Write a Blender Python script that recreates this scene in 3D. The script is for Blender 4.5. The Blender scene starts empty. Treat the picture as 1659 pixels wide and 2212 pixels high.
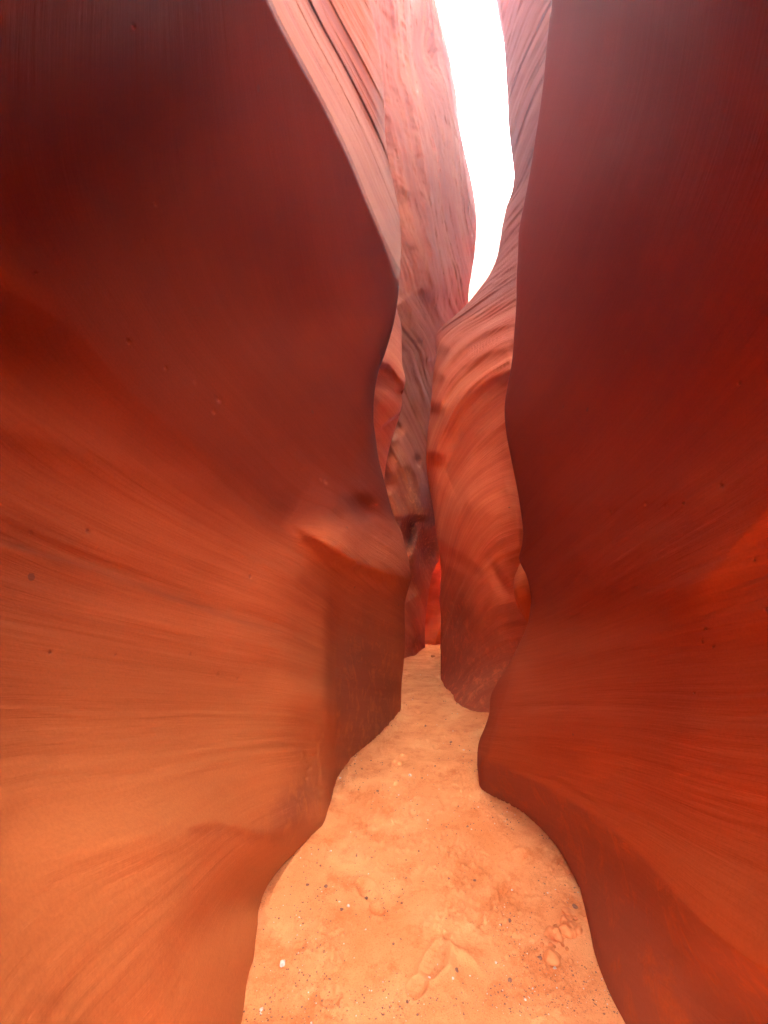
import bpy, math, random
import numpy as np
from mathutils import Vector
random.seed(7)
rad = math.radians

# ------------------------------------------------------------ camera, sky, sun, exposure
sc = bpy.context.scene
COL = sc.collection
TILT = rad(12.4); F = 833.0; CX, CY = 829.5, 1106.0; H = 1.5     # the photo is read on a 1659 x 2212 grid
cd = bpy.data.cameras.new('camera'); cam = bpy.data.objects.new('camera', cd); COL.objects.link(cam)
cd.sensor_fit = 'HORIZONTAL'; cd.sensor_width = 36; cd.lens = 36*F/1659
cd.clip_start = 0.02; cd.clip_end = 2000
cam.location = (0, 0, H); cam.rotation_euler = (rad(90)+TILT, 0, 0)
sc.camera = cam
SUN_ELEV, SUN_AZ = rad(60), rad(50)        # azimuth clockwise from straight ahead (+Y)
w = bpy.data.worlds.new('World'); sc.world = w; w.use_nodes = True
nt = w.node_tree; bg = nt.nodes['Background']
sky = nt.nodes.new('ShaderNodeTexSky'); sky.sky_type = 'NISHITA'; sky.sun_disc = False
sky.sun_elevation = SUN_ELEV; sky.sun_rotation = SUN_AZ; sky.dust_density = 1.5
nt.links.new(sky.outputs[0], bg.inputs[0]); bg.inputs[1].default_value = 0.05
ld = bpy.data.lights.new('sun', 'SUN'); ld.energy = 5; ld.angle = rad(0.5); ld.color = (1, .95, .87)
sun = bpy.data.objects.new('sun', ld); COL.objects.link(sun)
sd = Vector((math.sin(SUN_AZ)*math.cos(SUN_ELEV), math.cos(SUN_AZ)*math.cos(SUN_ELEV), math.sin(SUN_ELEV)))
sun.rotation_euler = sd.to_track_quat('Z', 'Y').to_euler()
sc.view_settings.view_transform = 'Standard'; sc.view_settings.look = 'None'
sc.view_settings.exposure = 6.02; sc.view_settings.gamma = 1
sc.cycles.max_bounces = 12; sc.cycles.diffuse_bounces = 8; sc.cycles.glossy_bounces = 2
sc.cycles.use_denoising = True

# ------------------------------------------------------------ helpers: rays, noise, splines
ct, st = math.cos(TILT), math.sin(TILT)
def fac(py):
    yu = (CY-np.asarray(py, float))/F
    return ct-yu*st, st+yu*ct
def world(px, py, D):
    Yf, Zf = fac(py)
    return (np.asarray(px, float)-CX)/F/Yf*D, D*np.ones_like(Yf), H+Zf/Yf*D
def floor_depth(py):
    Yf, Zf = fac(py); return -H*Yf/Zf
_r = np.random.RandomState(3); _P = _r.permutation(4096); _V = _r.rand(4096)*2-1
def vnoise(x, y, z):
    xi, yi, zi = np.floor(x).astype(int), np.floor(y).astype(int), np.floor(z).astype(int)
    fx, fy, fz = x-xi, y-yi, z-zi
    fx, fy, fz = [f*f*f*(f*(f*6-15)+10) for f in (fx, fy, fz)]
    def h(a, b, c): return _V[_P[(_P[(_P[a & 4095]+b) & 4095]+c) & 4095]]
    r = 0
    for i, wx in ((0, 1-fx), (1, fx)):
        for j, wy in ((0, 1-fy), (1, fy)):
            for k, wz in ((0, 1-fz), (1, fz)):
                r = r+wx*wy*wz*h(xi+i, yi+j, zi+k)
    return r
def fbm(x, y, z, o=4, g=.5):
    r = 0; a = 1; f = 1
    for k in range(o):
        r = r+a*vnoise(x*f+17*k, y*f+31*k, z*f+5*k); a *= g; f *= 2.03
    return r
def tps(pts):
    P = np.array([(a/700., b/700.) for a, b, _ in pts]); v = np.log([c for *_, c in pts])
    def U(r2): return np.where(r2 > 1e-12, .5*r2*np.log(np.maximum(r2, 1e-12)), 0)
    n = len(P); d = ((P[:, None]-P[None])**2).sum(-1)
    A = np.zeros((n+3, n+3)); A[:n, :n] = U(d)+np.diag([4e-2 if b < 1000 else 1.2e-3 for _, b, _ in pts])
    A[:n, n] = 1; A[:n, n+1:] = P; A[n:, :n] = A[:n, n:].T
    c = np.linalg.solve(A, np.concatenate([v, [0, 0, 0]]))
    def f(px, py):
        x, y = px/700., py/700.
        r = c[n]+c[n+1]*x+c[n+2]*y
        for i in range(n): r = r+c[i]*U((x-P[i, 0])**2+(y-P[i, 1])**2)
        return np.exp(r)
    return f
def smooth_poly(pts, step=12.):
    """a Catmull-Rom line through the points, as dense samples"""
    p = np.array(pts, float); p = np.vstack([2*p[0]-p[1], p, 2*p[-1]-p[-2]]); out = []
    for i in range(1, len(p)-2):
        n = max(2, int(np.hypot(*(p[i+1]-p[i])[:2])/step)); t = np.linspace(0, 1, n, endpoint=False)[:, None]
        a, b, c, d = p[i-1], p[i], p[i+1], p[i+2]
        out.append(.5*((2*b)+(-a+c)*t+(2*a-5*b+4*c-d)*t*t+(-a+3*b-3*c+d)*t**3))
    out.append(p[-2][None]); return np.vstack(out)
def edge_fn(pts):
    s = smooth_poly(pts, 6); o = np.argsort(s[:, 1]); s = s[o]
    return lambda y: np.interp(y, s[:, 1], s[:, 0])
def sdist(px, py, poly):
    """signed distance (negative on the left of the walking direction as seen in the photo), position along"""
    s = smooth_poly(poly, 25); best = np.full(px.shape, 1e9); sg = np.zeros(px.shape); al = np.zeros(px.shape)
    L = 0
    for a, b in zip(s[:-1], s[1:]):
        d = b-a; l = np.hypot(*d)+1e-9; d = d/l
        t = np.clip((px-a[0])*d[0]+(py-a[1])*d[1], 0, l)
        qx, qy = px-a[0]-t*d[0], py-a[1]-t*d[1]; r = np.hypot(qx, qy)
        m = r < best; best = np.where(m, r, best)
        sg = np.where(m, np.sign(d[0]*qy-d[1]*qx), sg); al = np.where(m, L+t, al); L += l
    return best*np.where(sg == 0, 1, sg), al/L
def ridge(px, py, poly, amp, wn, wp, fade=.15):
    """a crest of height amp (m) that falls off over wn px on the negative and wp px on the positive side"""
    d, a = sdist(px, py, poly)
    w_ = np.where(d < 0, wn, wp); q = np.abs(d)/w_; q = np.sqrt(q*q+.02)-.1414
    f = np.clip(np.minimum(a, 1-a)/max(fade, 1e-6), 0, 1) if fade else 1.
    end = np.where((a <= 0) | (a >= 1), 0., 1.) if fade else 1.
    return amp*np.exp(-(q**1.4))*f*f*(3-2*f)*end if fade else amp*np.exp(-(q**1.4))
def mesh_obj(name, V, Fc, mat, parent=None, attrs=None, smooth=True):
    me = bpy.data.meshes.new(name); V = np.asarray(V, np.float32); Fc = np.asarray(Fc, np.int32); k = Fc.shape[1]
    me.vertices.add(len(V)); me.vertices.foreach_set('co', V.ravel())
    me.loops.add(Fc.size); me.loops.foreach_set('vertex_index', Fc.ravel())
    me.polygons.add(len(Fc)); me.polygons.foreach_set('loop_start', np.arange(0, Fc.size, k, dtype=np.int32))
    me.polygons.foreach_set('loop_total', np.full(len(Fc), k, np.int32))
    if smooth: me.polygons.foreach_set('use_smooth', np.ones(len(Fc), bool))
    for an, av in (attrs or {}).items():
        if av.ndim == 1:
            at = me.attributes.new(an, 'FLOAT', 'POINT'); at.data.foreach_set('value', av.astype(np.float32).ravel())
        else:
            at = me.attributes.new(an, 'FLOAT_VECTOR', 'POINT'); at.data.foreach_set('vector', av.astype(np.float32).ravel())
    me.update(calc_edges=True); me.validate()
    me.materials.append(mat)
    o = bpy.data.objects.new(name, me); COL.objects.link(o)
    if parent: o.parent = parent
    return o
def tag(o, label=None, cat=None, group=None, kind=None):
    for k, v in (('label', label), ('category', cat), ('group', group), ('kind', kind)):
        if v: o[k] = v
    return o
def grid_faces(nr, nc, flip=False):
    i = np.arange(nr*nc).reshape(nr, nc)
    f = np.stack([i[:-1, :-1], i[:-1, 1:], i[1:, 1:], i[1:, :-1]], -1).reshape(-1, 4)
    return f[:, ::-1] if flip else f

# ------------------------------------------------------------ materials
def rock_mat(name, cols, stripe=1., fine=1., pits=0., bump=.35, beds=None):
    """banded sandstone; 'flow' = (across the strata, along, depth) in metres"""
    m = bpy.data.materials.new(name); m.use_nodes = True; n = m.node_tree.nodes; l = m.node_tree.links
    b = n['Principled BSDF']; b.inputs['Roughness'].default_value = .92; b.inputs['Specular IOR Level'].default_value = .15
    at = n.new('ShaderNodeAttribute'); at.attribute_name = 'flow'
    tc = n.new('ShaderNodeTexCoord')
    def mapping(src, sx, sy, sz):
        mp = n.new('ShaderNodeVectorMath'); mp.operation = 'MULTIPLY'; mp.inputs[1].default_value = (sx, sy, sz); l.new(src, mp.inputs[0]); return mp.outputs[0]
    def noise(v, scale, det=5, rough=.55, dist=0):
        t = n.new('ShaderNodeTexNoise'); t.inputs['Scale'].default_value = scale; t.inputs['Detail'].default_value = det
        t.inputs['Roughness'].default_value = rough; t.inputs['Distortion'].default_value = dist; l.new(v, t.inputs['Vector']); return t.outputs['Fac']
    def mth(op, a, b_=None, c=None):
        q = n.new('ShaderNodeMath'); q.operation = op
        for i, x in enumerate((a, b_, c)):
            if x is None: continue
            if isinstance(x, (int, float)): q.inputs[i].default_value = x
            else: l.new(x, q.inputs[i])
        return q.outputs[0]
    def ramp(v, stops):
        r = n.new('ShaderNodeValToRGB'); l.new(v, r.inputs[0]); e = r.color_ramp.elements
        while len(e) < len(stops): e.new(.5)
        for x, (p, c) in zip(e, stops): x.position = p; x.color = (*c, 1) if len(c) == 3 else c
        return r
    broad = noise(mapping(at.outputs['Vector'], 1.6, .22, .3), 1., 3, .5, .3)
    mid = noise(mapping(at.outputs['Vector'], 9*stripe, .45, .6), 1., 5, .6, .15)
    finen = noise(mapping(at.outputs['Vector'], 42*stripe, 1.1, 1.6), 1., 6, .7)
    hair = noise(mapping(at.outputs['Vector'], 120*stripe, 2.5, 4.), 1., 4, .7)
    blot = noise(tc.outputs['Object'], 1.1, 5, .6, .4)
    grain = noise(tc.outputs['Object'], 95, 3, .6)
    v = mth('ADD', mth('MULTIPLY', broad, .45), mth('ADD', mth('MULTIPLY', mid, .3), mth('ADD', mth('ADD', mth('MULTIPLY', finen, .24*fine), mth('MULTIPLY', hair, .10*fine)), mth('MULTIPLY', blot, .16))))
    ba0 = n.new('ShaderNodeAttribute'); ba0.attribute_name = 'bed'
    cm = ramp(mth('DIVIDE', ba0.outputs['Fac'], 12.), [(.07, (.12, .12, .12)), (.13, (.5, .5, .5)), (.18, (.95, .95, .95)), (.24, (.25, .25, .25)), (.46, (.22, .22, .22)), (.55, (1, 1, 1)), (.66, (2.1, 2.1, 2.1))]).outputs[0] if not beds else (ramp(mth('DIVIDE', ba0.outputs['Fac'], 12.), [(.03, (.2, .2, .2)), (.12, (.5, .5, .5)), (.2, (.45, .45, .45)), (.3, (.2, .2, .2)), (1, (.2, .2, .2))]).outputs[0] if beds is BEDS_R else .75)
    v = mth('ADD', mth('MULTIPLY', mth('SUBTRACT', v, .60), cm), .58)
    r = ramp(v, [(.46, cols[0]), (.58, cols[1]), (.70, cols[2])])
    gr = n.new('ShaderNodeMix'); gr.data_type = 'RGBA'; gr.blend_type = 'MULTIPLY'; gr.inputs[0].default_value = .35
    l.new(r.outputs[0], gr.inputs[6]); g2 = ramp(grain, [(.3, (.72, .68, .66)), (.65, (1.05, 1.05, 1.05))]); l.new(g2.outputs[0], gr.inputs[7])
    col = gr.outputs[2]
    # the stack of beds in the canyon: pale orange at the foot, dark red ironstone beds, pale pink beds above; tones also carry light and shade of the faces
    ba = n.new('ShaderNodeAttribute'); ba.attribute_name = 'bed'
    br = ramp(mth('DIVIDE', ba.outputs['Fac'], 12.), beds or BEDS_SHADED)
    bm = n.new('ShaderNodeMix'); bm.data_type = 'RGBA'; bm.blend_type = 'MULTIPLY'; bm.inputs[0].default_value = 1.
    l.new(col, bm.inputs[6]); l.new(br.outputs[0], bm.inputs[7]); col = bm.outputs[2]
    # small iron specks
    vo = n.new('ShaderNodeTexVoronoi'); vo.inputs['Scale'].default_value = 3.2; l.new(tc.outputs['Object'], vo.inputs['Vector'])
    vo2 = noise(tc.outputs['Object'], 40, 2)
    spk = mth('LESS_THAN', mth('ADD', vo.outputs['Distance'], mth('MULTIPLY', vo2, .05)), .075)
    sel = mth('GREATER_THAN', noise(tc.outputs['Object'], .9, 1), .56)
    spk = mth('MULTIPLY', spk, sel)
    mx = n.new('ShaderNodeMix'); mx.data_type = 'RGBA'; l.new(mth('MULTIPLY', spk, .6), mx.inputs[0]); l.new(col, mx.inputs[6]); mx.inputs[7].default_value = (.10, .03, .02, 1)
    col = mx.outputs[2]
    # 'stain_shade' attribute: dark patches of varnish, flaked skin, and shade put into the colour
    sa = n.new('ShaderNodeAttribute'); sa.attribute_name = 'stain_shade'
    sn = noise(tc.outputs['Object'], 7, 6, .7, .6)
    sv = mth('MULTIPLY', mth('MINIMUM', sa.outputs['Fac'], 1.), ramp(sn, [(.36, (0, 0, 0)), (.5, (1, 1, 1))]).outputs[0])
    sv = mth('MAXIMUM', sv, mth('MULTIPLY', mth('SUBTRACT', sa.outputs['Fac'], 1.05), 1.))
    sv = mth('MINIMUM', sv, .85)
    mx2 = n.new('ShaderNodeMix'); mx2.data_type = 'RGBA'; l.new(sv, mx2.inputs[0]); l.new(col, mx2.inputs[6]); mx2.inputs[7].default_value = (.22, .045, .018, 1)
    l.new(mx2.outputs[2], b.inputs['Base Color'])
    hgt = mth('ADD', mth('MULTIPLY', mid, .035), mth('ADD', mth('MULTIPLY', finen, .024*fine), mth('ADD', mth('MULTIPLY', hair, .008*fine), mth('MULTIPLY', grain, .003))))
    hgt = mth('ADD', hgt, mth('MULTIPLY', sv, -.012))
    if not isinstance(cm, float): hgt = mth('MULTIPLY', hgt, mth('ADD', mth('MULTIPLY', cm, .85), .07))
    if pits:
        pn = noise(mapping(at.outputs['Vector'], 7, 2.2, 2.2), 1.5, 4, .6)
        pp = ramp(pn, [(.30, (0, 0, 0)), (.40, (1, 1, 1))]); hgt = mth('ADD', hgt, mth('MULTIPLY', pp.outputs[0], .04*pits))
    bp = n.new('ShaderNodeBump'); bp.inputs['Strength'].default_value = 1.; bp.inputs['Distance'].default_value = bump
    l.new(hgt, bp.inputs['Height']); l.new(bp.outputs[0], b.inputs['Normal'])
    return m
BEDS_SHADED = [(.07, (1.3, 1.85, 1.8)), (.12, (1.08, 1.25, 1.15)), (.16, (.95, .90, .82)), (.205, (.80, .72, .68)), (.25, (.44, .30, .30)), (.48, (.38, .27, .30)), (.56, (.8, .8, .8)), (.7, (.68, .80, .88))]  # bed colours, with shade of the overhang and light at the foot mixed in
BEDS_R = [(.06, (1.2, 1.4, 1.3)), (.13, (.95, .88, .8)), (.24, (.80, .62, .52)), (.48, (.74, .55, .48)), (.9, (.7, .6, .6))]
TONES_FAR = [(.1, (1.0, 1.0, 1.0)), (.3, (1.15, 1.15, 1.1)), (.5, (1.15, 1.15, 1.15)), (.62, (.88, .95, 1.0)), (.9, (.44, .42, .46))]  # far walls toned darker upwards to offset the stronger light there
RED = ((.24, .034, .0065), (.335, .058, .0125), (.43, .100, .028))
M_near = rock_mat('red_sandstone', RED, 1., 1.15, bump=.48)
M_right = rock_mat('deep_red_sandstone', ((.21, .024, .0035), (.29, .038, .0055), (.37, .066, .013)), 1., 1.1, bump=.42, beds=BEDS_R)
M_mid = rock_mat('folded_sandstone', ((.44, .068, .017), (.56, .100, .027), (.68, .18, .06)), 1., 1., bump=.4, beds=TONES_FAR)
M_pit = rock_mat('pitted_sandstone', ((.34, .066, .018), (.52, .120, .036), (.66, .24, .09)), .7, 1., pits=.7, bump=.5, beds=TONES_FAR)
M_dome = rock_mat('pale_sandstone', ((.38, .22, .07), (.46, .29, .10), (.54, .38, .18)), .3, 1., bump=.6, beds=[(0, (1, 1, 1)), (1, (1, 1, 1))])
M_glow = rock_mat('orange_red_sandstone', ((.42, .07, .012), (.52, .10, .02), (.60, .14, .03)), .6, 1., bump=.4, beds=TONES_FAR)

# ------------------------------------------------------------ walls
def build_wall(name, side, y_top, y_bot, ny, edge, x_out, nx, ctrl, mat, label, feats=None, rho=.25, nose_px=None,
               back=3., back_dir=(1., .35), behind=None, top=None, relief=None, stain_shade=None, cap=None, flow=None, noise_amp=(.05, .012), power=1.6, nback=34):
    """side=-1: rock on the left, its silhouette is its right edge; +1 the mirror image.
    ctrl: (px, py, depth) points the face passes through. Column 0 is the outer end, the last is round the back."""
    py = np.linspace(y_top, y_bot, ny)
    t = np.linspace(0, 1, nx); tt = 1-(1-t)**power
    nose = edge(py); xo = np.interp(py, [y_top, y_bot], x_out) if np.ndim(x_out) else np.full(ny, float(x_out))
    PX = xo[:, None]+(nose-xo)[:, None]*tt[None]; PY = np.repeat(py[:, None], nx, 1)
    D = tps(ctrl)(PX, PY)
    X, Y, Z = world(PX, PY, D)
    if feats: D = D-feats(PX, PY, X, Y, Z)
    X, Y, Z = world(PX, PY, D)
    calm = np.clip((PY-500)/500, .15, 1) if py[0] < -800 and ctrl[0][2] < 1 else 1.
    n1 = fbm(X/1.3+3*side, Y/1.3, Z/1.3, 3)*noise_amp[0]+fbm(X/.28, Y/.28, Z/.28, 3)*noise_amp[1]
    Yf = fac(PY)[0]
    dm = np.abs(nose[:, None]-PX)/F/Yf*D           # metres short of the edge
    D = D+n1*calm*np.clip(dm/.25, .15, 1)*np.clip(D/4, .15, 1)
    if relief: D = D-relief(X, Y, Z, PX, PY)
    q = np.clip(dm/rho, 0, 1); D = D+rho*(1-np.sqrt(np.clip(1-(1-q)**2, 0, 1)))
    X, Y, Z = world(PX, PY, D)
    cols = [(X, Y, Z)]
    # round the back
    b = np.linspace(0, 1, nback+1)[1:]**1.7*back
    bx = side*b*back_dir[0]; by = .9*(1-np.exp(-b/.5))*.8+b*back_dir[1]
    x0, y0, z0 = X[:, -1:], Y[:, -1:], Z[:, -1:]
    u = x0/y0                                      # leave along the ray, then curl outward
    curl = (1-np.exp(-b/(rho*1.2)))
    XB = x0+u*by[None]+bx[None]*curl[None]; YB = y0+by[None]+0*x0; ZB = z0+0*b[None]
    nb = fbm(XB/.8, YB/.8, ZB/.8, 3)*.06*np.clip(b/.5, 0, 1)[None]
    cols.append((XB+nb, YB+nb, ZB))
    if behind:                                     # on past the camera
        xe, ye, n = behind
        s = np.linspace(0, 1, n+1)[:-1]            # 0 = far behind, 1 = first column
        x0, y0, z0 = X[:, :1], Y[:, :1], Z[:, :1]
        tx, ty = X[:, :1]-X[:, 4:5], Y[:, :1]-Y[:, 4:5]; ln = np.hypot(tx, ty)+1e-6; tx, ty = tx/ln, ty/ln
        L = abs(ye); k = (1-s)[None]
        hx = x0+tx*L*.4; hy = y0+ty*L*.4; hx = np.clip(hx, *( (-2.4, -.55) if side < 0 else (.75, 2.4)))
        # the far end stands at (xe, ye)
        XE = (1-k)**2*x0+2*k*(1-k)*hx+k*k*xe; YE = (1-k)**2*y0+2*k*(1-k)*np.minimum(hy, y0-.3)+k*k*ye
        ZE = z0+0*k
        # even out heights behind so that the rows stay level
        cols.insert(0, (XE, YE, ZE))
    X = np.hstack([c[0] for c in cols]); Y = np.hstack([c[1] for c in cols]); Z = np.hstack([c[2] for c in cols])
    if top:                                        # carry the rock up to its rim and out over the plateau
        zt, lean, n = top
        s = (np.linspace(1, 0, n+1)[:-1])[:, None]
        zrim = np.maximum((zt(X[:1], Y[:1]) if callable(zt) else zt)+.6*fbm(X[:1]/3, Y[:1]/3, Z[:1]*0, 3), Z[:1]+.5)
        hgt = zrim-Z[:1]
        ln_ = lean(X[:1], Y[:1]) if callable(lean) else lean
        XT = X[:1]+side*ln_*s*s*np.minimum(hgt, 8)/8*1.+side*.12*fbm(X[:1]+0*s, Y[:1]+0*s, Z[:1]/2+hgt*s/2, 3)*np.clip(s*4, 0, 1)
        YT = Y[:1]+0*s; ZT = Z[:1]+hgt*s
        o = np.array([30, 12, 5, 2, .8, .25])[:, None]
        XP = XT[:1]+side*o; YP = YT[:1]+0*o; ZP = ZT[:1]+.12*np.sqrt(o)+0*XT[:1]
        X = np.vstack([XP, XT, X]); Y = np.vstack([YP, YT, Y]); Z = np.vstack([ZP, ZT, Z])
    if cap:                                        # far rim out of view, cut low to let sunlight in
        c_ = cap(X, Y); Z = np.where(Z > c_, c_+(Z-c_)*.01, Z)
    nr, nc = X.shape
    fl = flow(X, Y, Z) if flow else (Z+.26*Y+.05*X, Y, X)
    wz = fbm(X/2.2, Y/2.2, Z/2.2, 2)*(.05 if ctrl[0][2] < 1 else .10)
    att = {'flow': np.stack([fl[0]+wz, fl[1], fl[2]], -1).reshape(-1, 3)}
    sv = np.zeros((nr, nc))
    if stain_shade:
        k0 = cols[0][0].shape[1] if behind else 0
        sv[nr-ny:, k0:k0+nx] = stain_shade(PX, PY)
    att['stain_shade'] = sv.ravel(); att['bed'] = (Z+.26*Y-(.7*(X+1) if side < 0 and ctrl[0][2] < 1 else 0)+fbm(X/1.6, Y/1.6, Z/1.6, 3)*.28); bedv = att['bed']  # left wall: shifted sideways so the lit ledge takes the pale tone
    if len(fl) > 3: att['bed'] = bedv*(1-fl[3])+9.*fl[3]
    att['bed'] = att['bed'].ravel()
    o = mesh_obj(name, np.stack([X, Y, Z], -1).reshape(-1, 3), grid_faces(nr, nc, side < 0), mat, None, att)
    tag(o, label, 'rock wall')
    return o

def proj(X, Y, Z):
    zc = np.maximum(Y*ct+(Z-H)*st, .05); return CX+F*X/zc, CY-F*((Z-H)*ct-Y*st)/zc
def layers(s, o=3, seed=0.):
    """stacked beds: a 1-D noise of the strata coordinate, with lips that overhang"""
    return fbm(s, s*0+seed, s*0+.5, o, .55)
def blob(px, py, cx, cy, rx, ry, ang=0):
    a = rad(ang); dx, dy = px-cx, py-cy
    u, v = dx*math.cos(a)+dy*math.sin(a), -dx*math.sin(a)+dy*math.cos(a)
    return np.exp(-((u/rx)**2+(v/ry)**2))

# --- near left wall
eL = edge_fn([(790, -900), (782, -400), (792, -60), (818, 100), (829, 200), (833, 300), (850, 400), (862, 460), (866, 520), (863, 600),
              (857, 660), (846, 710), (833, 755), (818, 800), (809, 850), (807, 905), (812, 950), (819, 996), (830, 1038), (849, 1110), (868, 1150),
              (880, 1200), (889, 1245), (883, 1270), (876, 1295), (874, 1320), (875, 1380), (872, 1430), (867, 1480), (866, 1540), (866, 1700), (866, 2700)])
cL = [(-250, 2500, .50), (-250, 1800, .66), (-250, 1300, .86), (-250, 900, .90), (-250, 500, .78), (-250, 0, .45), (-250, -500, .30), (-250, -900, .22),
      (0, 2212, .75), (0, 1800, .98), (0, 1500, 1.18), (0, 1100, 1.30), (0, 700, 1.16), (0, 350, .86), (0, 0, .58), (0, -400, .38), (0, -900, .26),
      (250, 2212, 1.05), (250, 1800, 1.28), (250, 1500, 1.60), (250, 1100, 1.78), (250, 700, 1.55), (250, 350, 1.16), (250, 0, .80),
      (400, 2212, 1.30), (400, 1950, 1.42), (400, 1800, 1.55), (400, 1500, 1.98), (400, 1100, 2.18), (400, 700, 1.92), (400, 350, 1.48), (400, 0, 1.04), (400, -400, .70), (330, -900, .45),
      *[(a, b, float(floor_depth(b))) for a, b in ((520, 2212), (531, 2140), (546, 2080), (560, 2020), (575, 1970), (592, 1928), (620, 1885), (655, 1840), (690, 1790), (718, 1740))],
      (560, 1700, 2.28), (560, 1500, 2.5), (560, 1200, 2.68), (560, 800, 2.5), (560, 400, 1.9), (575, 0, 1.38), (480, -400, .85),
      (650, 1500, 2.80), (650, 1250, 3.0), (650, 1100, 3.15), (650, 700, 3.1), (650, 350, 2.12),
      (700, 0, 1.65), (850, 0, 2.1), (850, 250, 2.65), (760, 350, 2.45), (860, 500, 3.3), (720, 600, 2.95), (855, 650, 3.8), (800, 750, 3.6), (720, 900, 3.5), (780, 900, 3.85), (807, 905, 4.05),
      (740, 1100, 3.6), (819, 996, 4.4), (849, 1110, 4.7), (889, 1245, 5.0), (800, 1200, 4.2), (875, 1400, 5.3), (866, 1540, 5.55), (866, 1800, 5.6),
      (830, 1590, 4.68), (770, 1640, 4.06), (745, 1680, 3.70), (800, 1400, 4.4), (740, 1400, 3.75), (866, 2400, 5.6), (700, 2100, 3.3), (600, 2500, 2.2),
      (700, 1500, 3.1), (800, -400, 1.5), (800, -900, 1.1)]
band = [(330, -900), (430, -400), (500, -160), (575, 0), (620, 90), (680, 200), (740, 320), (790, 440), (830, 540), (858, 640)]
PITS_L = [(287, 56, 7), (334, 440, 6), (310, 520, 4), (232, 635, 5), (277, 738, 8), (357, 795, 6), (422, 826, 7), (471, 863, 9), (461, 891, 6), (693, 1036, 5), (703, 1041, 6),
          (488, 640, 3), (600, 610, 3), (80, 520, 4), (76, 590, 4), (68, 1152, 6), (190, 1148, 6), (540, 1245, 5), (838, 368, 5), (108, 1410, 5), (247, 1412, 4), (512, 1468, 4), (470, 1458, 4), (410, 1412, 4), (490, 1366, 4)]
PITS_R = [(1352, 1378, 5), (1478, 1088, 4), (1320, 1105, 4), (1440, 1093, 4), (1395, 1088, 4), (1195, 905, 4), (1210, 910, 4), (1598, 828, 5), (1632, 1210, 4), (1650, 1180, 3), (1655, 1318, 4), (1560, 1050, 5),
          (1380, 1100, 3), (1500, 1500, 3), (1525, 1360, 4), (1518, 1385, 4), (1540, 1398, 4), (1350, 760, 4), (1162, 888, 3)]
def pitmap(px, py, P):
    r = px*0.
    for k, (a, b, q) in enumerate(P): r = np.maximum(r, np.exp(-(((px-a-.4*(py-b))/(q*.42))**2+((py-b)/(q*.75))**2)**1.2)*(.45+.1*q*(k % 3 > 0)))
    return r
def feat_L(px, py, X, Y, Z):
    d, a = sdist(px, py, band); d = np.clip(-d, 0, None)*np.clip((1-a)*12, 0, 1)   # right of the lip the rock turns away: the striped band
    q = np.sqrt(d*d+9)-3
    r = -3.5*(1-np.exp(-q/100.))
    inb = np.clip(d/14., 0, 1)                              # layered ridges sweeping down the band
    r += inb*(.09*layers(d/24.+py/2600., 2, 3.)+.055*layers(d/8.+py/1500., 3, 8.))*np.clip(d/60, .3, 1)
    r += ridge(px, py, [(560, -250), (650, -50), (720, 120), (780, 280), (830, 430), (858, 560)], .14, 16, 34, .1)
    r += ridge(px, py, [(620, -250), (735, -20), (775, 110), (805, 230), (840, 390)], .12, 20, 26, .05)
    r += ridge(px, py, [(670, -200), (775, 0), (800, 140), (822, 280)], .08, 10, 14, .05)
    r -= .022*pitmap(px, py, PITS_L)
    # the lit ledge: gentle on top, undercut below
    r += ridge(px, py, [(610, 1112), (700, 1168), (760, 1205), (830, 1232), (960, 1268)], .56, 80, 24, .38)*np.clip((900-px)/10, 1, 1)
    r -= .20*blob(px, py, 785, 1100, 32, 26, 20)
    r -= .10*blob(px, py, 733, 1120, 20, 22, 0)
    # the corner at x = 718: the left part stands proud
    s = 1/(1+np.exp(-(px-(719+6*np.sin(py/60.)))/5.))*np.clip((py-1260)/80., 0, 1)
    s2 = np.exp(-np.abs(px-717)/260.)*s
    r -= .17*s2
    r += .05*np.exp(-((px-700)/22.)**2)*np.clip((py-1260)/60., 0, 1)*(px < 719)
    # flaked skin on the recessed face
    fl = fbm(px/55., py/70., px*0+2.2, 4)
    r += .012*np.clip(fl*5, -1, 1)*np.clip((px-722)/10, 0, 1)*np.clip((py-1320)/30, 0, 1)
    ck = 1-np.abs(fbm(px/26., py/40., px*0+6.1, 3))*2.4                          # cracked, flaking skin by the corner
    r -= .03*np.clip(ck, 0, 1)**3*np.clip(blob(px, py, 690, 1655, 46, 85, 14)*1.6, 0, 1)
    # scoops of the lower wall
    r -= .16*blob(px, py, 560, 1930, 150, 62, -38)
    r += .05*blob(px, py, 330, 1800, 260, 60, -8)
    r -= .05*blob(px, py, 350, 1280, 420, 60, 12)
    r += ridge(px, py, [(-600, 990), (-100, 1150), (200, 1235), (400, 1310), (560, 1362), (712, 1400)], .045, 9, 46, .2)
    r += ridge(px, py, [(-600, 300), (-100, 560), (150, 700), (330, 880), (520, 1010), (690, 1130)], .10, 150, 60, .2)
    r += ridge(px, py, [(-600, 700), (-100, 880), (150, 960), (380, 1040), (640, 1170)], .05, 80, 50, .2)
    r += ridge(px, py, [(380, 1790), (470, 1775), (560, 1800), (640, 1790)], .02, 20, 14, .2)
    return r
def rel_L(X, Y, Z, px, py):
    s = Z+.26*Y+.05*X+fbm(X/2.2, Y/2.2, Z/2.2, 3)*.10
    k = np.clip((py-900)/300, .1, 1)*np.clip((s-.6)/.7, .15, 1)
    return k*(.011*layers(s*9, 3)+.004*layers(s*34, 2, 4.))
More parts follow.
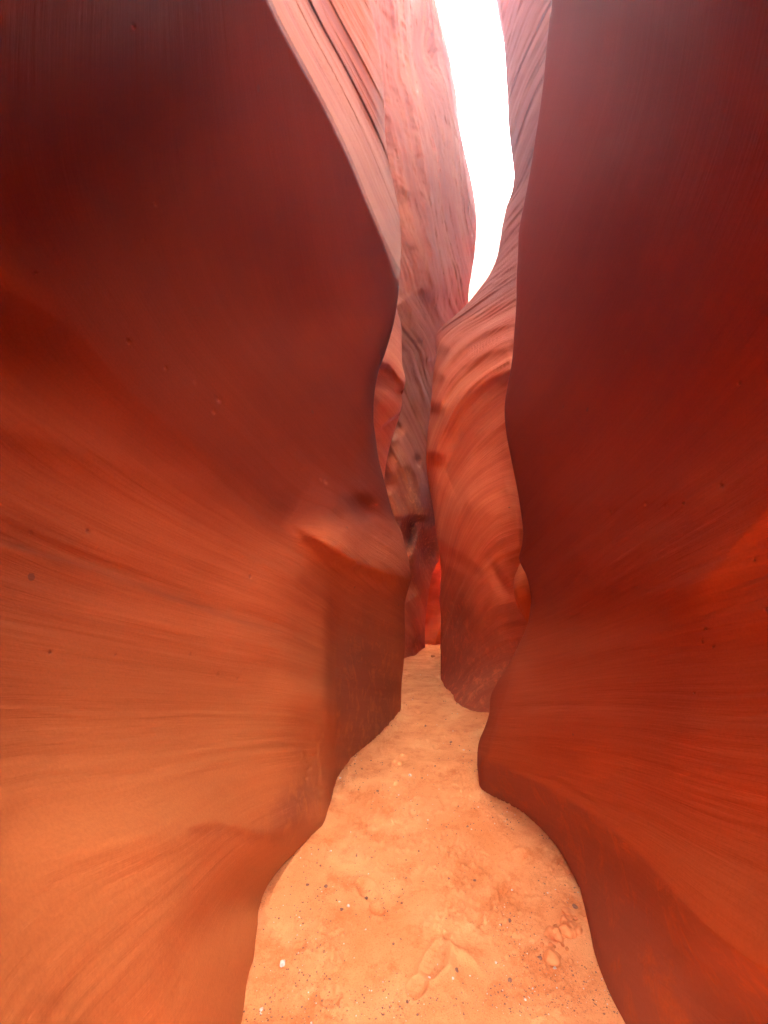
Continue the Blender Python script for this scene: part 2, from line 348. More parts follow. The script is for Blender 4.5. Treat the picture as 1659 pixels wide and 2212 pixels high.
def stain_shade_L(px, py):
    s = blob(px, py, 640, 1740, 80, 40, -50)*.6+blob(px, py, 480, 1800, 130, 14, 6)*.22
    s += np.clip((px-722)/6, 0, 1)*np.clip(1.3*blob(px, py, 790, 1500, 90, 190, 0), 0, 1)*.62  # recessed face: flaked skin plus its shade put into the colour
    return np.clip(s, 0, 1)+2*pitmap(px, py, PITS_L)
def flow_L(X, Y, Z):
    px, py = proj(X, Y, Z); ok = (Y > .3) & (px < eL(py)+4) & (py > -800)
    d, a = sdist(np.where(ok, px, 0), np.where(ok, py, 0), band); d = np.where(ok, np.clip(-d, 0, None)*np.clip((1-a)*12, 0, 1), 0)
    k = np.clip(d/8., 0, 1)
    return (Z+.26*Y+.05*X)*(1-k)+k*(d*.010+20), Y*(1-.6*k), X*(1-.8*k), k
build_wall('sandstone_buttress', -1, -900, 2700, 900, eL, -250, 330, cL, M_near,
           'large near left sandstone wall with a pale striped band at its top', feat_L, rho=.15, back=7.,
           behind=(-1.9, -7, 60), top=(20, .9, 60), flow=flow_L, relief=rel_L, stain_shade=stain_shade_L, noise_amp=(.035, .006))

# --- near right wall
eR = edge_fn([(1100, -900), (1150, -400), (1190, -40), (1186, 50), (1180, 110), (1175, 170), (1166, 240), (1158, 290), (1149, 350), (1140, 400), (1130, 450),
              (1121, 500), (1119, 550), (1116, 600), (1115, 660), (1111, 720), (1106, 780), (1097, 830), (1090, 880), (1093, 930), (1101, 975), (1110, 1020),
              (1119, 1065), (1126, 1110), (1130, 1150), (1127, 1180), (1121, 1205), (1128, 1225), (1138, 1245), (1147, 1290), (1145, 1315), (1139, 1350), (1122, 1390), (1096, 1440),
              (1070, 1482), (1060, 1505), (1057, 1540), (1047, 1572), (1034, 1605), (1031, 1650), (1035, 1700), (1036, 1800), (1036, 2700)])
cR = [(1900, 2500, .85), (1900, 1800, .92), (1900, 1300, .92), (1900, 900, .84), (1900, 400, .66), (1900, 0, .5), (1900, -500, .34), (1900, -900, .26),
      (1659, 2500, 1.1), (1659, 2212, 1.20), (1659, 1800, 1.25), (1659, 1500, 1.26), (1659, 1100, 1.22), (1659, 700, 1.08), (1659, 350, .9), (1659, 0, .72), (1659, -400, .54), (1659, -900, .38),
      (1500, 2212, 1.42), (1500, 1900, 1.52), (1500, 1600, 1.55), (1500, 1200, 1.54), (1500, 700, 1.36), (1500, 0, .95),
      *[(a, b, float(floor_depth(b))) for a, b in ((1345, 2212), (1322, 2165), (1298, 2115), (1275, 2060), (1262, 2010), (1252, 1975), (1240, 1930), (1216, 1880), (1190, 1835), (1150, 1785), (1110, 1745), (1070, 1722), (1037, 1703))],
      (1400, 1900, 1.80), (1400, 1700, 1.86), (1400, 1500, 1.90), (1400, 1100, 1.88), (1400, 700, 1.72), (1400, 350, 1.5), (1400, 0, 1.25), (1400, -400, .95),
      (1250, 1700, 2.45), (1250, 1500, 2.5), (1250, 1200, 2.6), (1250, 800, 2.5), (1250, 400, 2.3), (1250, 0, 2.15), (1150, -400, 3.3), (1100, -900, 3.2), (1270, -400, 2.0), (1270, -900, 1.3),
      (1060, 1540, 3.6), (1100, 1430, 3.65), (1147, 1290, 3.6), (1130, 1150, 3.65), (1090, 880, 3.7), (1115, 660, 3.6), (1140, 400, 3.5), (1187, 20, 3.4),
      (1036, 2000, 3.6), (1100, 2300, 3.2), (1250, 2500, 2.2), (1420, -900, .8)]
under = [(1010, 1622), (1080, 1645), (1136, 1673), (1273, 1750), (1382, 1838), (1465, 1931), (1547, 2014), (1659, 2096), (1800, 2190)]
def feat_R(px, py, X, Y, Z):
    r = ridge(px, py, under, .17, 200, 50, .05)-.022*pitmap(px, py, PITS_R)
    r -= .30*np.clip(1-Z/.07, 0, 1)**1.5*blob(px, py, 1222, 1905, 60, 130, -22)
    r += ridge(px, py, [(1800, 900), (1659, 1080), (1560, 1205), (1470, 1300), (1380, 1390)], .045, 40, 130, .3)
    r -= .10*blob(px, py, 1180, 1860, 40, 90, -30)
    r += .06*blob(px, py, 1200, 1560, 160, 60, 12)
    r -= .05*blob(px, py, 1250, 1350, 170, 60, -8)
    r += ridge(px, py, [(1120, 1130), (1250, 1090), (1400, 1075), (1560, 1040)], .03, 60, 40, .2)
    return r
def rel_R(X, Y, Z, px, py):
    s = Z+.26*Y+.05*X+fbm(X/2.2, Y/2.2, Z/2.2, 3)*.10
    k = np.clip((py-900)/300, .1, 1)*np.clip((2100-py)/300, .25, 1)
    return k*(.008*layers(s*8, 3, 2.)+.003*layers(s*36, 2, 4.))
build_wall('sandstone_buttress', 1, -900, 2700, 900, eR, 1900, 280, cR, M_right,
           'large smooth dark red wall filling the right side beside the sand', feat_R, rho=.05, back=9.,  # unseen part behind the camera swings wide and low to let light in
           behind=(5.5, -8, 70), top=(lambda X, Y: 6+10*np.clip((Y+2.6)/2.4, 0, 1)**1.3, lambda X, Y: .9+2.2*np.clip((2.2-Y)/2, 0, 1), 60), relief=rel_R, stain_shade=lambda px, py: 2*pitmap(px, py, PITS_R)+.6*np.clip(sdist(px, py, under)[0]/10., 0, 1)*np.clip((2500-py)/300, 0, 1), noise_amp=(.03, .005))  # shade below the undercut line is put into the colour

# --- middle right wall with sweeping folds, and the rock above it against the sky
eD = edge_fn([(1000, -900), (1045, -400), (1066, -60), (1074, 0), (1085, 60), (1091, 130), (1095, 200), (1099, 280), (1106, 340), (1110, 375), (1106, 410), (1096, 440),
              (1086, 480), (1080, 520), (1073, 556), (1060, 588), (1042, 615), (1010, 655), (985, 680), (958, 702), (943, 722), (940, 742), (943, 762), (937, 800), (934, 830), (931, 870), (928, 900),
              (922, 950), (921, 1000), (927, 1050), (936, 1100), (941, 1140), (947, 1180), (951, 1210), (953, 1240), (949, 1290), (953, 1340), (951, 1400), (952, 1470), (952, 2400)])
cD = [(952, 1470, 7.6), (962, 1495, 6.75), (985, 1515, 6.15), (1055, 1532, 5.7), (1150, 1560, 5.3), (952, 2300, 8.2), (1250, 2300, 5.0),
      (951, 1300, 7.7), (1050, 1300, 5.9), (1150, 1300, 5.4), (940, 1100, 7.8), (1020, 1100, 6.3), (1150, 1100, 5.5), (923, 960, 8.0), (1020, 960, 6.5), (1150, 900, 5.7),
      (934, 820, 8.3), (1020, 820, 6.8), (1150, 760, 6.1), (943, 730, 8.9), (1010, 660, 9.3), (1080, 660, 7.8), (1150, 640, 7.0),
      (1073, 556, 10.2), (1120, 540, 9.2), (1180, 540, 8.4), (1108, 390, 11), (1150, 400, 9.8), (1200, 300, 9), (1074, 0, 11), (1180, 0, 9), (1030, -400, 11), (1200, -500, 8.5),
      (1300, 1300, 4.9), (1300, 700, 5.4), (1300, 0, 8), (1800, 1500, 4.2), (1800, 700, 4.6), (1800, 0, 5.5), (1800, -600, 6)]
foldD = [[(932, 1010), (955, 930), (1000, 860), (1060, 812), (1140, 780)], [(935, 900), (965, 830), (1020, 775), (1140, 730)],
         [(940, 830), (985, 760), (1050, 715), (1140, 690)], [(950, 770), (990, 715), (1050, 670), (1140, 630)]]
def feat_D(px, py, X, Y, Z):
    r = 0
    for k, p in enumerate(foldD): r = r+ridge(px, py, p, (.5, .34, .30, .24)[k], (46, 30, 26, 26)[k], (22, 14, 12, 12)[k], .12)
    r += ridge(px, py, [(925, 1180), (960, 1130), (1020, 1075), (1120, 1040)], .20, 20, 90, .12)
    r += ridge(px, py, [(960, 1250), (1010, 1180), (1080, 1155), (1150, 1150)], .16, 70, 60, .15)
    r -= .20*blob(px, py, 985, 1335, 26, 50, 0)
    r -= .14*blob(px, py, 1078, 1250, 24, 12, 60)
    r += ridge(px, py, [(930, 1010), (980, 990), (1060, 1000), (1140, 960)], -.12, 60, 60, .15)
    return r
def flow_D(X, Y, Z):
    px, py = proj(X, Y, Z)                          # the beds sweep down towards the prow of this wall
    return Z+.26*Y+.05*X+1.3*np.exp(-np.clip(px-eD(py), 0, 400)/42.), Y*.7, X
def rel_D(X, Y, Z, px, py):
    s = flow_D(X, Y, Z)[0]+fbm(X/2.2, Y/2.2, Z/2.2, 3)*.15
    k = np.clip((1000-py)/150, .22, 1)
    return k*(.07*layers(s*2.4, 2, 7.)+.03*layers(s*7, 2, 3.))+.007*layers(s*20, 2, 6.)
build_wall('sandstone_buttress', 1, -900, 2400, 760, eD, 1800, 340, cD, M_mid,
           'pink wall with sweeping curved folds beyond the near right wall', feat_D, rho=.22,  # rim and rear out of view are raised and lengthened to block sun
           top=(36, .3, 16), cap=lambda X, Y: 60-57*np.clip((Y-17.5)/.6, 0, 1), flow=flow_D, stain_shade=lambda px, py: .55*np.clip((py-1290)/160, 0, 1)+.4*blob(px, py, 985, 1330, 30, 60, 0), relief=rel_D, noise_amp=(.08, .010), back=20, back_dir=(.22, 1.))  # foot and one hollow toned darker and browner

# --- tall pitted wall behind, left of the sky
eC = edge_fn([(850, -900), (915, -400), (940, -40), (947, 20), (962, 80), (976, 140), (986, 200), (993, 270), (1005, 330), (1018, 385), (1026, 430), (1030, 475), (1027, 540), (1019, 590), (1013, 625), (1011, 660),
              (998, 700), (970, 740), (962, 820), (955, 950), (956, 1100), (956, 1170), (952, 1200), (940, 1225), (930, 1255), (926, 1285), (921, 1320), (918, 1360), (918, 1402), (918, 2000)])
cC = [(780, -600, 8), (880, -600, 12), (790, 0, 9.2), (880, 0, 10.5), (945, 0, 13), (800, 400, 9.2), (880, 400, 10), (960, 400, 11.5), (1026, 430, 13.5), (820, 700, 9.2), (900, 700, 10.2), (1010, 700, 13),
      (820, 1000, 9.2), (880, 1000, 9.8), (960, 1000, 12.6), (1000, 850, 13.5), (840, 1200, 9.3), (890, 1200, 10.0), (945, 1200, 12), (875, 1425, 10.0), (900, 1410, 10.9), (918, 1400, 12), (918, 1900, 12), (780, 1425, 9), (780, 1900, 9), (300, 1500, 8), (300, 700, 8), (300, 0, 8), (300, -600, 8)]
_gy = np.array([-900, 0, 400, 640, 760, 900, 1100, 1180, 1300, 2000.]); _gs = np.array([.22, .22, .25, .45, .8, .75, .7, .3, .6, .2])
_gY = np.arange(-900, 2001, 4.); _G = np.cumsum(np.interp(_gY, _gy, _gs))*4
def flow_C(X, Y, Z):
    px, py = proj(X, Y, Z); m = Y/F
    sl = np.interp(py, _gy, _gs)
    return (px-np.interp(py, _gY, _G))*m/np.sqrt(1+sl*sl)*1.1+.12*fbm(X/1.5, Y/1.5, Z/2.5, 3), Z*.8, Y*.3
def feat_C(px, py, X, Y, Z):
    r = 0
    for p, a in (([(893, 235), (905, 290), (922, 350), (930, 430), (936, 520), (950, 600)], .22), ([(845, 215), (870, 300), (890, 380), (905, 470)], .14), ([(938, -60), (962, 90), (975, 200), (990, 290), (1010, 380)], .16),
                 ([(905, 300), (915, 400), (925, 500), (945, 580)], .14), ([(985, 560), (1000, 610), (1008, 650)], .12)):
        r = r+ridge(px, py, p, a, 7, 12, .2)
    for p, a, n, q in (([(860, -100), (883, 60), (890, 160), (905, 260), (925, 360), (930, 450), (938, 560), (958, 680)], .55, 26, 40),
                       ([(825, 200), (858, 330), (880, 450), (900, 560), (960, 760)], .28, 20, 26),
                       ([(930, -60), (955, 120), (970, 260), (1000, 380), (1022, 470)], .30, 14, 22),
                       ([(860, 640), (900, 700), (945, 780)], .25, 18, 22),
                       ([(850, 930), (885, 1000), (905, 1050), (912, 1130)], .7, 14, 40),
                       ([(835, 1050), (868, 1120), (890, 1180), (930, 1240)], .5, 14, 30),
                       ([(862, 1300), (890, 1345), (918, 1370)], .4, 24, 40)):
        r = r+ridge(px, py, p, a, n, q, .1)
    r -= 1.0*blob(px, py, 914, 110, 24, 66, -6)*(1/(1+np.exp(-(px-(884+.12*(py-80)))/3.)))
    r -= 1.0*blob(px, py, 885, 1155, 13, 34, 10)+1.1*blob(px, py, 922, 1195, 18, 36, 0)+.45*blob(px, py, 902, 995, 7, 12, 0)+.7*blob(px, py, 872, 1270, 24, 26, 0)
    return r
def rel_C(X, Y, Z, px, py):
    s = flow_C(X, Y, Z)[0]
    lum = np.clip(fbm(X/.22, Y/.22, Z/.5, 3), -1, .2)
    return .10*layers(s*2.2, 3, 9.)+.035*layers(s*7, 2, 2.)+.012*layers(s*20, 2, 5.)+.05*lum*np.clip((900-py)/200, .15, 1)
def stain_shade_C(px, py):  # shade of holes and lower gap put into the colour, crack drawn dark
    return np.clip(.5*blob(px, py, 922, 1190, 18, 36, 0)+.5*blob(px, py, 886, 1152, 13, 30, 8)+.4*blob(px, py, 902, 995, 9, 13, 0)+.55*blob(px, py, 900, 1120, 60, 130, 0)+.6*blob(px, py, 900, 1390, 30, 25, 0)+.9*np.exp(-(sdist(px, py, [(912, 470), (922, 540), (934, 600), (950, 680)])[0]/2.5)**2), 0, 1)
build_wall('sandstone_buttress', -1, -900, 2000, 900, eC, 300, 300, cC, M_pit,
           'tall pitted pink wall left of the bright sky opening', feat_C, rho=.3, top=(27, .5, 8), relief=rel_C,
           flow=flow_C, stain_shade=stain_shade_C, noise_amp=(.10, .018), back=5)

# --- curled fin between the left wall and the pitted wall
eB = edge_fn([(800, 300), (845, 600), (858, 672), (866, 700), (868, 740), (869, 786), (876, 819), (871, 843), (867, 852), (869, 866), (864, 892), (851, 934), (841, 965), (833, 1010), (829, 1050), (827, 1110), (827, 1700)])
cB = [(700, 300, 6.4), (800, 300, 7.2), (760, 700, 6.2), (866, 700, 7.8), (760, 850, 6.2), (872, 830, 7.2), (760, 1000, 6.3), (840, 970, 7.2), (828, 1100, 7.4), (760, 1300, 6.5), (827, 1650, 7.5), (700, 1500, 6)]
def feat_B(px, py, X, Y, Z):
    r = ridge(px, py, [(800, 775), (840, 785), (862, 812), (878, 832), (880, 846)], .55, 60, 14, .05)
    r += ridge(px, py, [(795, 835), (830, 850), (855, 872), (870, 890)], .35, 16, 50, .05)
    return r
build_wall('rock_fin', -1, 300, 1700, 420, eB, 700, 130, cB, M_mid,
           'narrow curled rock fin glowing between the left wall and the pitted wall', feat_B, rho=.25, top=(14, .5, 10), noise_amp=(.06, .02), back=3)

# --- red recess at the far end of the sand
eH = edge_fn([(1020, -200), (1030, 520), (1026, 600), (1022, 650), (1100, 700), (1100, 1500), (1100, 2000)])
cH = [(880, 0, 16), (1030, 300, 17), (900, 700, 16), (1090, 700, 17), (900, 1395, 13.2), (960, 1385, 13.6), (1090, 1390, 15), (900, 1900, 13), (1090, 1900, 15), (930, 1200, 14)]
def feat_H(px, py, X, Y, Z):
    return .12*fbm(px/40., py/50., px*0, 2)+.3*blob(px, py, 945, 1370, 14, 40, 10)
build_wall('sandstone_buttress', -1, 1180, 2000, 300, eH, 860, 110, cH, M_glow,
           'glowing red orange wall closing the far end of the sand', feat_H, rho=.3, top=(3.5, .5, 1), noise_amp=(.15, .05), back=6)

cS = [(960, 400, 25), (1140, 400, 23), (960, 520, 22), (1140, 540, 20), (960, 700, 18), (1140, 700, 17)]
def feat_S(px, py, X, Y, Z):
    return 2.2/(1+np.exp((py-(512+.30*(px-1050)+3*np.sin(px/11.)))/3.))-.9/(1+np.exp((py-(472+.10*(px-1050)))/3.))+.12*fbm(px/50., py/16., px*0, 3)
    r = ridge(px, py, [(940, 470), (1040, 474), (1140, 500)], 1.2, 40, 12, 0)+ridge(px, py, [(940, 500), (1040, 515), (1140, 545)], .9, 20, 30, 0)
    return r+.25*fbm(px/60., py/20., px*0, 2)
build_wall('sandstone_slope', 1, 436, 760, 160, edge_fn([(900, 300), (900, 900)]), 1200, 160, cS, M_dome,
           'blinding pale sunlit rock slope seen through the gap below the sky', feat_S, rho=.3, noise_amp=(.2, .03), back=3)
# --- small knob showing behind the edge of the near right wall
eK = edge_fn([(1135, 1000), (1130, 1180), (1121, 1222), (1112, 1245), (1109, 1265), (1112, 1290), (1122, 1318), (1138, 1345), (1160, 1400), (1180, 1800)])
cK = [(1121, 1222, 4.6), (1110, 1265, 4.4), (1138, 1345, 4.5), (1180, 1260, 4.2), (1200, 1100, 4.3), (1180, 1500, 4.5), (1240, 1700, 4.3), (1240, 1000, 4.3)]
build_wall('rock_outcrop', 1, 1000, 1800, 240, eK, 1260, 60, cK, M_glow,
           'small rounded rock knob peeking out behind the right wall edge', lambda px, py, X, Y, Z: ridge(px, py, [(1100, 1268), (1120, 1256), (1140, 1235), (1160, 1230)], .12, 22, 40, .05),
           rho=.2, noise_amp=(.02, .008), back=1.2)

# ------------------------------------------------------------ sand floor
def axis(dense, outer):
    return np.unique(np.concatenate([dense, outer, [-o for o in outer]]))
gx = np.unique(np.concatenate([np.arange(-1.0, 1.6, .0062), [-60, -40, -25, -15, -9, -6, -4, -3, -2.2, -1.7, -1.4], [2.1, 2.6, 3.3, 4.5, 6, 9, 15, 25, 40, 60]]))
yy = [1.35]
while yy[-1] < 16: yy.append(yy[-1]+.0034*yy[-1])
gy = np.unique(np.concatenate([[-60, -40, -25, -15, -10, -7, -5, -3, -2, -1, -.4, 0, .4, .7, .9, 1.1, 1.2], yy, [18, 22, 30, 45, 60, 90]]))
GX, GY = np.meshgrid(gx, gy)
def sand_height(X, Y):
    near = np.clip(1.5-np.abs(X), 0, 1)*0+1
    h = .020*fbm(X/.6, Y/.6, X*0, 2)+.004*fbm(X/.13, Y/.13, X*0+3, 3)+.0012*fbm(X/.03, Y/.03, X*0+5, 3)
    rough = np.clip(fbm(X/.38, Y/.34, X*0+9, 3)*2.4-.25, 0, 1)                # scuffed patches of crumbs
    rough = np.maximum(rough, np.exp(-(((X-.62)/.13)**2+((Y-2.05)/.42)**2)))
    cl = np.clip(fbm(X/.017, Y/.017, X*0+11, 3)-.1, 0, 1)
    h = h+rough*cl*.018
    rs = np.random.RandomState(12)
    for k in range(30):                                                      # footprints
        y = 1.7+7.5*rs.rand()**1.4; x = .17+.14*math.sin(y*.8)+.5*(rs.rand()-.5); a = .9*(rs.rand()-.5); sz = .8+.3*rs.rand()
        dx, dy = X-x, Y-y; u = (dx*math.cos(a)-dy*math.sin(a))/sz; v = (dx*math.sin(a)+dy*math.cos(a))/sz
        wv = .3*fbm(X/.08, Y/.08, X*0+k, 2); q = (u/.045)**2+(v/.125)**2; q = q*(1+wv)
        part = 1/(1+np.exp(-(v*(1 if k % 2 else -1)+.02)/.03))
        h = h-.012*np.exp(-q**1.2)*part+.005*np.exp(-((np.sqrt(np.abs(q))-1.3)/.3)**2)*part
        if k % 3 == 0: h = h-.0030*np.exp(-q**3)*(np.sin(v*190+u*70*np.sign(u)) > .35)
    for fx_, fy_, fa, fs, tr in PRINTS:               # clear boot prints, heel and sole, some with tread bars
        dx, dy = X-fx_, Y-fy_; u = (dx*math.cos(fa)-dy*math.sin(fa))/fs; v = (dx*math.sin(fa)+dy*math.cos(fa))/fs
        wv = 1+.25*fbm(X/.05, Y/.05, X*0+fx_*9, 2); q1 = ((u/.043)**2+((v-.045)/.075)**2)*wv; q2 = ((u/.034)**2+((v+.095)/.042)**2)*wv
        q = np.minimum(q1, q2); h = h-.013*np.exp(-np.clip(q, 0, 9)**2)+.0075*np.exp(-((np.sqrt(q)-1.28)/.2)**2)
        if tr: h = h+.006*np.exp(-np.clip(q, 0, 9)**3)*np.clip(np.sin(v*230+np.abs(u)*120)*2, -1, 1)
    for bk, (lx, ly) in enumerate(BANK):                              # sand banked against the foot of the rock
        dd = np.full(X.shape, 9.)
        for a_ in range(len(lx)-1):
            ex, ey = lx[a_+1]-lx[a_], ly[a_+1]-ly[a_]; L2 = ex*ex+ey*ey
            t_ = np.clip(((X-lx[a_])*ex+(Y-ly[a_])*ey)/L2, 0, 1); dd = np.minimum(dd, np.hypot(X-lx[a_]-t_*ex, Y-ly[a_]-t_*ey))
        h = h+(.022, .006, .02)[bk]*np.exp(-dd/.05)*(1+.7*fbm(X/.12, Y/.12, X*0+21, 2))
    return h
PRINTS = [(*[float(q) for q in world(a, b, floor_depth(b))[:2]], r, sz, t) for a, b, r, sz, t in ((965, 1822, .5, 1., 1), (815, 1812, -.1, 1., 1), (900, 1745, .3, .95, 0), (885, 1690, -.2, 1., 1),
          (985, 1745, .9, .9, 0), (870, 1640, .2, 1., 0), (935, 1605, -.3, 1., 0), (930, 2095, .7, 1., 1), (800, 1935, -.4, .95, 0), (1040, 1960, .6, 1., 0), (690, 2105, -.6, 1., 0), (905, 1540, .1, 1., 0), (1110, 1860, .9, .9, 0))]
def _bank(pts):
    a = [world(px, py, floor_depth(py)) for px, py in pts]; return [float(q[0]) for q in a], [float(q[1]) for q in a]
BANK = [_bank([(520, 2212), (560, 2020), (592, 1928), (655, 1840), (690, 1790), (718, 1740), (745, 1680), (770, 1640), (830, 1590), (866, 1540)]),
        _bank([(1345, 2212), (1298, 2115), (1262, 2010), (1240, 1930), (1190, 1835), (1150, 1785), (1110, 1745), (1070, 1722), (1037, 1703)]),
        _bank([(952, 1470), (962, 1495), (985, 1515), (1055, 1532)])]
GZ = sand_height(GX, GY)
# the sand banks up a little against both walls near the feet of the rock
def sand_mat():
    m = bpy.data.materials.new('orange_sand'); m.use_nodes = True; n = m.node_tree.nodes; l = m.node_tree.links
    b = n['Principled BSDF']; b.inputs['Roughness'].default_value = .95; b.inputs['Specular IOR Level'].default_value = .1
    tc = n.new('ShaderNodeTexCoord')
    def nz(s, d, r=.6):
        t = n.new('ShaderNodeTexNoise'); t.inputs['Scale'].default_value = s; t.inputs['Detail'].default_value = d; t.inputs['Roughness'].default_value = r
        l.new(tc.outputs['Object'], t.inputs['Vector']); return t.outputs['Fac']
    def rmp(v, st_):
        r = n.new('ShaderNodeValToRGB'); l.new(v, r.inputs[0]); e = r.color_ramp.elements
        while len(e) < len(st_): e.new(.5)
        for x, (p, c) in zip(e, st_): x.position = p; x.color = (*c, 1)
        return r.outputs[0]
    base = rmp(nz(2.6, 6), [(.35, (.74, .235, .064)), (.52, (.83, .298, .092)), (.68, (.88, .37, .125))])
    gr = rmp(nz(150, 4, .75), [(.30, (.50, .36, .28)), (.46, (1, 1, 1))])
    mx = n.new('ShaderNodeMix'); mx.data_type = 'RGBA'; mx.blend_type = 'MULTIPLY'; mx.inputs[0].default_value = .7
    l.new(base, mx.inputs[6]); l.new(gr, mx.inputs[7])
    pat = rmp(nz(5.5, 8, .75), [(.50, (1, 1, 1)), (.64, (.82, .62, .48))])
    m2 = n.new('ShaderNodeMix'); m2.data_type = 'RGBA'; m2.blend_type = 'MULTIPLY'; m2.inputs[0].default_value = .8
    l.new(mx.outputs[2], m2.inputs[6]); l.new(pat, m2.inputs[7]); l.new(m2.outputs[2], b.inputs['Base Color'])
    bp = n.new('ShaderNodeBump'); bp.inputs['Distance'].default_value = .006; bp.inputs['Strength'].default_value = 1.
    l.new(nz(130, 5, .75), bp.inputs['Height']); l.new(bp.outputs[0], b.inputs['Normal'])
    return m
M_sand = sand_mat()
g = mesh_obj('ground', np.stack([GX, GY, GZ], -1).reshape(-1, 3), grid_faces(*GX.shape), M_sand)
tag(g, kind='structure')

# ------------------------------------------------------------ loose stones, clods and grit on the sand
def flat_mat(name, c1, c2, scale=60):
    m = bpy.data.materials.new(name); m.use_nodes = True; n = m.node_tree.nodes; l = m.node_tree.links
    b = n['Principled BSDF']; b.inputs['Roughness'].default_value = .9; b.inputs['Specular IOR Level'].default_value = .15
    tc = n.new('ShaderNodeTexCoord'); t = n.new('ShaderNodeTexNoise'); t.inputs['Scale'].default_value = scale; t.inputs['Detail'].default_value = 4
    l.new(tc.outputs['Object'], t.inputs['Vector']); r = n.new('ShaderNodeValToRGB'); l.new(t.outputs['Fac'], r.inputs[0])
    e = r.color_ramp.elements; e[0].position = .35; e[0].color = (*c1, 1); e[1].position = .65; e[1].color = (*c2, 1)
    l.new(r.outputs[0], b.inputs['Base Color']); return m
M_white = flat_mat('pale_quartz', (.62, .42, .28), (.80, .64, .48)); M_dark = flat_mat('brown_ironstone', (.22, .07, .035), (.38, .15, .08))
M_clod = flat_mat('caked_sand', (.60, .17, .045), (.74, .24, .07), 30)
import bmesh
def stone_obj(name, mat, x, y, r, squash, seed, parent=None):
    bm = bmesh.new(); bmesh.ops.create_icosphere(bm, subdivisions=3, radius=1)
    rs = np.random.RandomState(seed); off = rs.rand(3)*50; sx, sy = .8+.5*rs.rand(2)
    co = np.array([v.co for v in bm.verts])
    d = 1+.38*fbm(co[:, 0]*.9+off[0], co[:, 1]*.9+off[1], co[:, 2]*.9+off[2], 3)
    for k in range(5):                              # knock flat facets off
        nrm = rs.randn(3); nrm /= np.linalg.norm(nrm); q = co@nrm; d = np.where(q*d > .72, .72/np.maximum(q, .3), d)
    P = co*d[:, None]*np.array([sx, sy, squash])*r
    for v, p in zip(bm.verts, P): v.co = p
    me = bpy.data.meshes.new(name); bm.to_mesh(me); bm.free(); me.materials.append(mat)
    for p in me.polygons: p.use_smooth = True
    o = bpy.data.objects.new(name, me); COL.objects.link(o)
    z = float(sand_height(np.array([[x]]), np.array([[y]]))[0, 0])
    o.location = (x, y, z+r*squash*.28); o.rotation_euler = (0, 0, rs.rand()*6.28)
    return o
def on_sand(px, py):
    D = floor_depth(py); X, Y, Z = world(px, py, D); return float(X), float(Y)
WHITE = [(886, 1677, .017), (752, 1958, .010), (610, 2072, .015), (1001, 1615, .012), (796, 1887, .006), (861, 1719, .009), (565, 2169, .009), (979, 2122, .007), (927, 2114, .006),
         (1199, 2097, .008), (1106, 1928, .006), (1135, 2164, .006), (733, 1950, .006), (714, 1842, .008), (1072, 2086, .006), (790, 2005, .005), (945, 2078, .005), (758, 1797, .007), (924, 1772, .007), (735, 1687, .010), (888, 1735, .006)]
WL = {0: 'white pebble alone in the middle of the path, largest of the white stones', 1: 'rounded white pebble on open sand left of centre in the foreground',
      2: 'pale angular pebble near the left wall in the foreground', 3: 'small pale stone on the sand beyond the right wall nose', 6: 'white pebble at the foot of the left wall near the bottom of the photo'}
for i, (px, py, r) in enumerate(WHITE):
    x, y = on_sand(px, py); o = stone_obj('pebble', M_white, x, y, r*.8, .6, 100+i)
    tag(o, WL.get(i, 'tiny white pebble scattered on the orange sand'), 'pebble', 'white pebbles on the sand')
DARK = [(703, 1917, .009), (664, 1913, .007), (791, 1932, .009), (801, 1806, .009), (738, 1966, .007), (969, 1902, .007), (1026, 1906, .008), (1102, 1992, .009), (1165, 2076, .008), (1102, 2123, .007),
        (986, 2104, .009), (816, 1713, .011), (919, 1569, .016), (1241, 1964, .011), (868, 1947, .006), (692, 1871, .006), (770, 1850, .006), (905, 1842, .006), (1010, 1790, .007), (850, 2040, .005), (940, 1655, .010), (975, 1600, .014), (700, 2060, .006), (880, 2160, .006)]
DL = {0: 'brown pebble on the left of the path above the white rounded pebble', 12: 'dark stone on the sand in the shade between the walls', 13: 'dark stone lodged where the sand meets the right wall'}
for i, (px, py, r) in enumerate(DARK):
    x, y = on_sand(px, py); o = stone_obj('pebble', M_dark, x, y, r, .7, 200+i)
    tag(o, DL.get(i, 'tiny dark brown pebble scattered on the orange sand'), 'pebble', 'dark pebbles on the sand')
x, y = on_sand(935, 1418); tag(stone_obj('stone', M_clod, x, y, .07, .6, 9), 'pale stone lying at the far bright end of the sand', 'stone')
rs = np.random.RandomState(31); CL = []
for i in range(34):
    t_ = rs.rand(); px = 1206+rs.randn()*15+(t_-.5)*(-14)+20*(t_ < .5); py = 1975+t_*110+rs.randn()*6
    x, y = on_sand(px, py); r = (.009+.022*rs.rand()**2)
    o = stone_obj('sand_clod', M_clod, x, y, r, .75, 300+i)
    CL.append((r, y, o)); tag(o, 'small crumbly orange sand clod heaped by the foot of the right wall', 'clod', 'sand clods by the right wall')
CL.sort(key=lambda q: -q[0])
CL[0][2]['label'] = 'largest crumbly orange clod in the heap by the right wall'
CL[1][2]['label'] = 'second largest crumbly orange clod in the heap by the right wall'
rest = sorted(CL[2:], key=lambda q: q[1])
rest[0][2]['label'] = 'orange sand clod nearest the camera in the heap by the right wall'
rest[-1][2]['label'] = 'orange sand clod farthest up the path in the heap by the right wall'
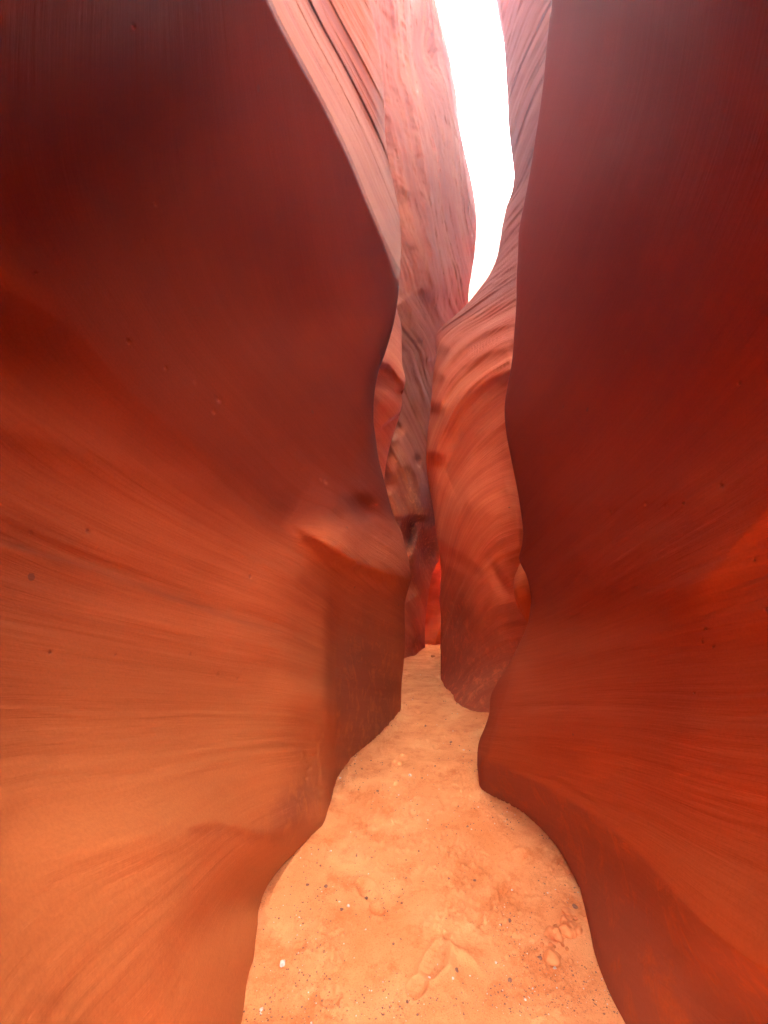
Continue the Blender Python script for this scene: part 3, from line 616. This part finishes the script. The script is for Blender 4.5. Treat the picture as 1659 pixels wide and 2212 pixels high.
# grit: thousands of grains, one object
N = 7500; gxp = []; gyp = []
while len(gxp) < N:
    py = 1440+760*rs.rand()**.8; px = 520+830*rs.rand(); x, y = on_sand(px, py)
    if y > 9 or y < 1.5: continue
    dens = float(np.clip(.22+fbm(np.array(x/.3), np.array(y/.3), np.array(7.), 3), .03, 1))
    if rs.rand() < dens: gxp.append(x); gyp.append(y)
gxp = np.array(gxp); gyp = np.array(gyp); gz = sand_height(gxp, gyp)
gr = (.0013+.0045*rs.rand(N)**5)*np.clip(gyp/2.5, .8, 2.)
base = np.array([(1, 0, 0), (0, 1, 0), (-1, 0, 0), (0, -1, 0), (0, 0, 1), (0, 0, -1)], float)
fc = np.array([(0, 1, 4), (1, 2, 4), (2, 3, 4), (3, 0, 4), (1, 0, 5), (2, 1, 5), (3, 2, 5), (0, 3, 5)])
jit = 1+.5*(rs.rand(N, 6, 1)-.5); ang = rs.rand(N)*6.28
bx_ = base[None]*jit; rx = bx_[..., 0]*np.cos(ang)[:, None]-bx_[..., 1]*np.sin(ang)[:, None]; ry = bx_[..., 0]*np.sin(ang)[:, None]+bx_[..., 1]*np.cos(ang)[:, None]
Vg = np.stack([rx, ry, bx_[..., 2]*.7], -1)*gr[:, None, None]+np.stack([gxp, gyp, gz+gr*.3], -1)[:, None]
Fg = fc[None]+6*np.arange(N)[:, None, None]
og = mesh_obj('sand_grit', Vg.reshape(-1, 3), Fg.reshape(-1, 3), M_dark, smooth=False)
M_pale = M_white; og.data.materials.append(M_white); og.data.materials.append(M_clod)
mi = np.repeat(rs.choice([0, 1, 2], N, p=[.62, .10, .28]), 8); og.data.polygons.foreach_set('material_index', mi.astype(np.int32)); og.data.update()
tag(og, 'fine dark and pale grit strewn over the sand', 'grit', kind='stuff')

# ------------------------------------------------------------ haze volume added to stand in for lens glare around the sky
M_glare_haze = bpy.data.materials.new('haze'); M_glare_haze.use_nodes = True; hn = M_glare_haze.node_tree; hn.nodes.clear()
ho = hn.nodes.new('ShaderNodeOutputMaterial'); hv = hn.nodes.new('ShaderNodeVolumePrincipled')
hv.inputs['Density'].default_value = .0066; hv.inputs['Anisotropy'].default_value = .70; hv.inputs['Color'].default_value = (.96, .93, .92, 1)
hn.links.new(hv.outputs[0], ho.inputs['Volume'])
bm = bmesh.new(); bmesh.ops.create_cube(bm, size=1)
for v in bm.verts: v.co = (v.co.x*150, 15+v.co.y*190, 28.5+v.co.z*60)
hm = bpy.data.meshes.new('haze'); bm.to_mesh(hm); bm.free(); hm.materials.append(M_glare_haze)
hz = bpy.data.objects.new('haze', hm); COL.objects.link(hz); tag(hz, kind='stuff'); sc.cycles.volume_bounces = 0
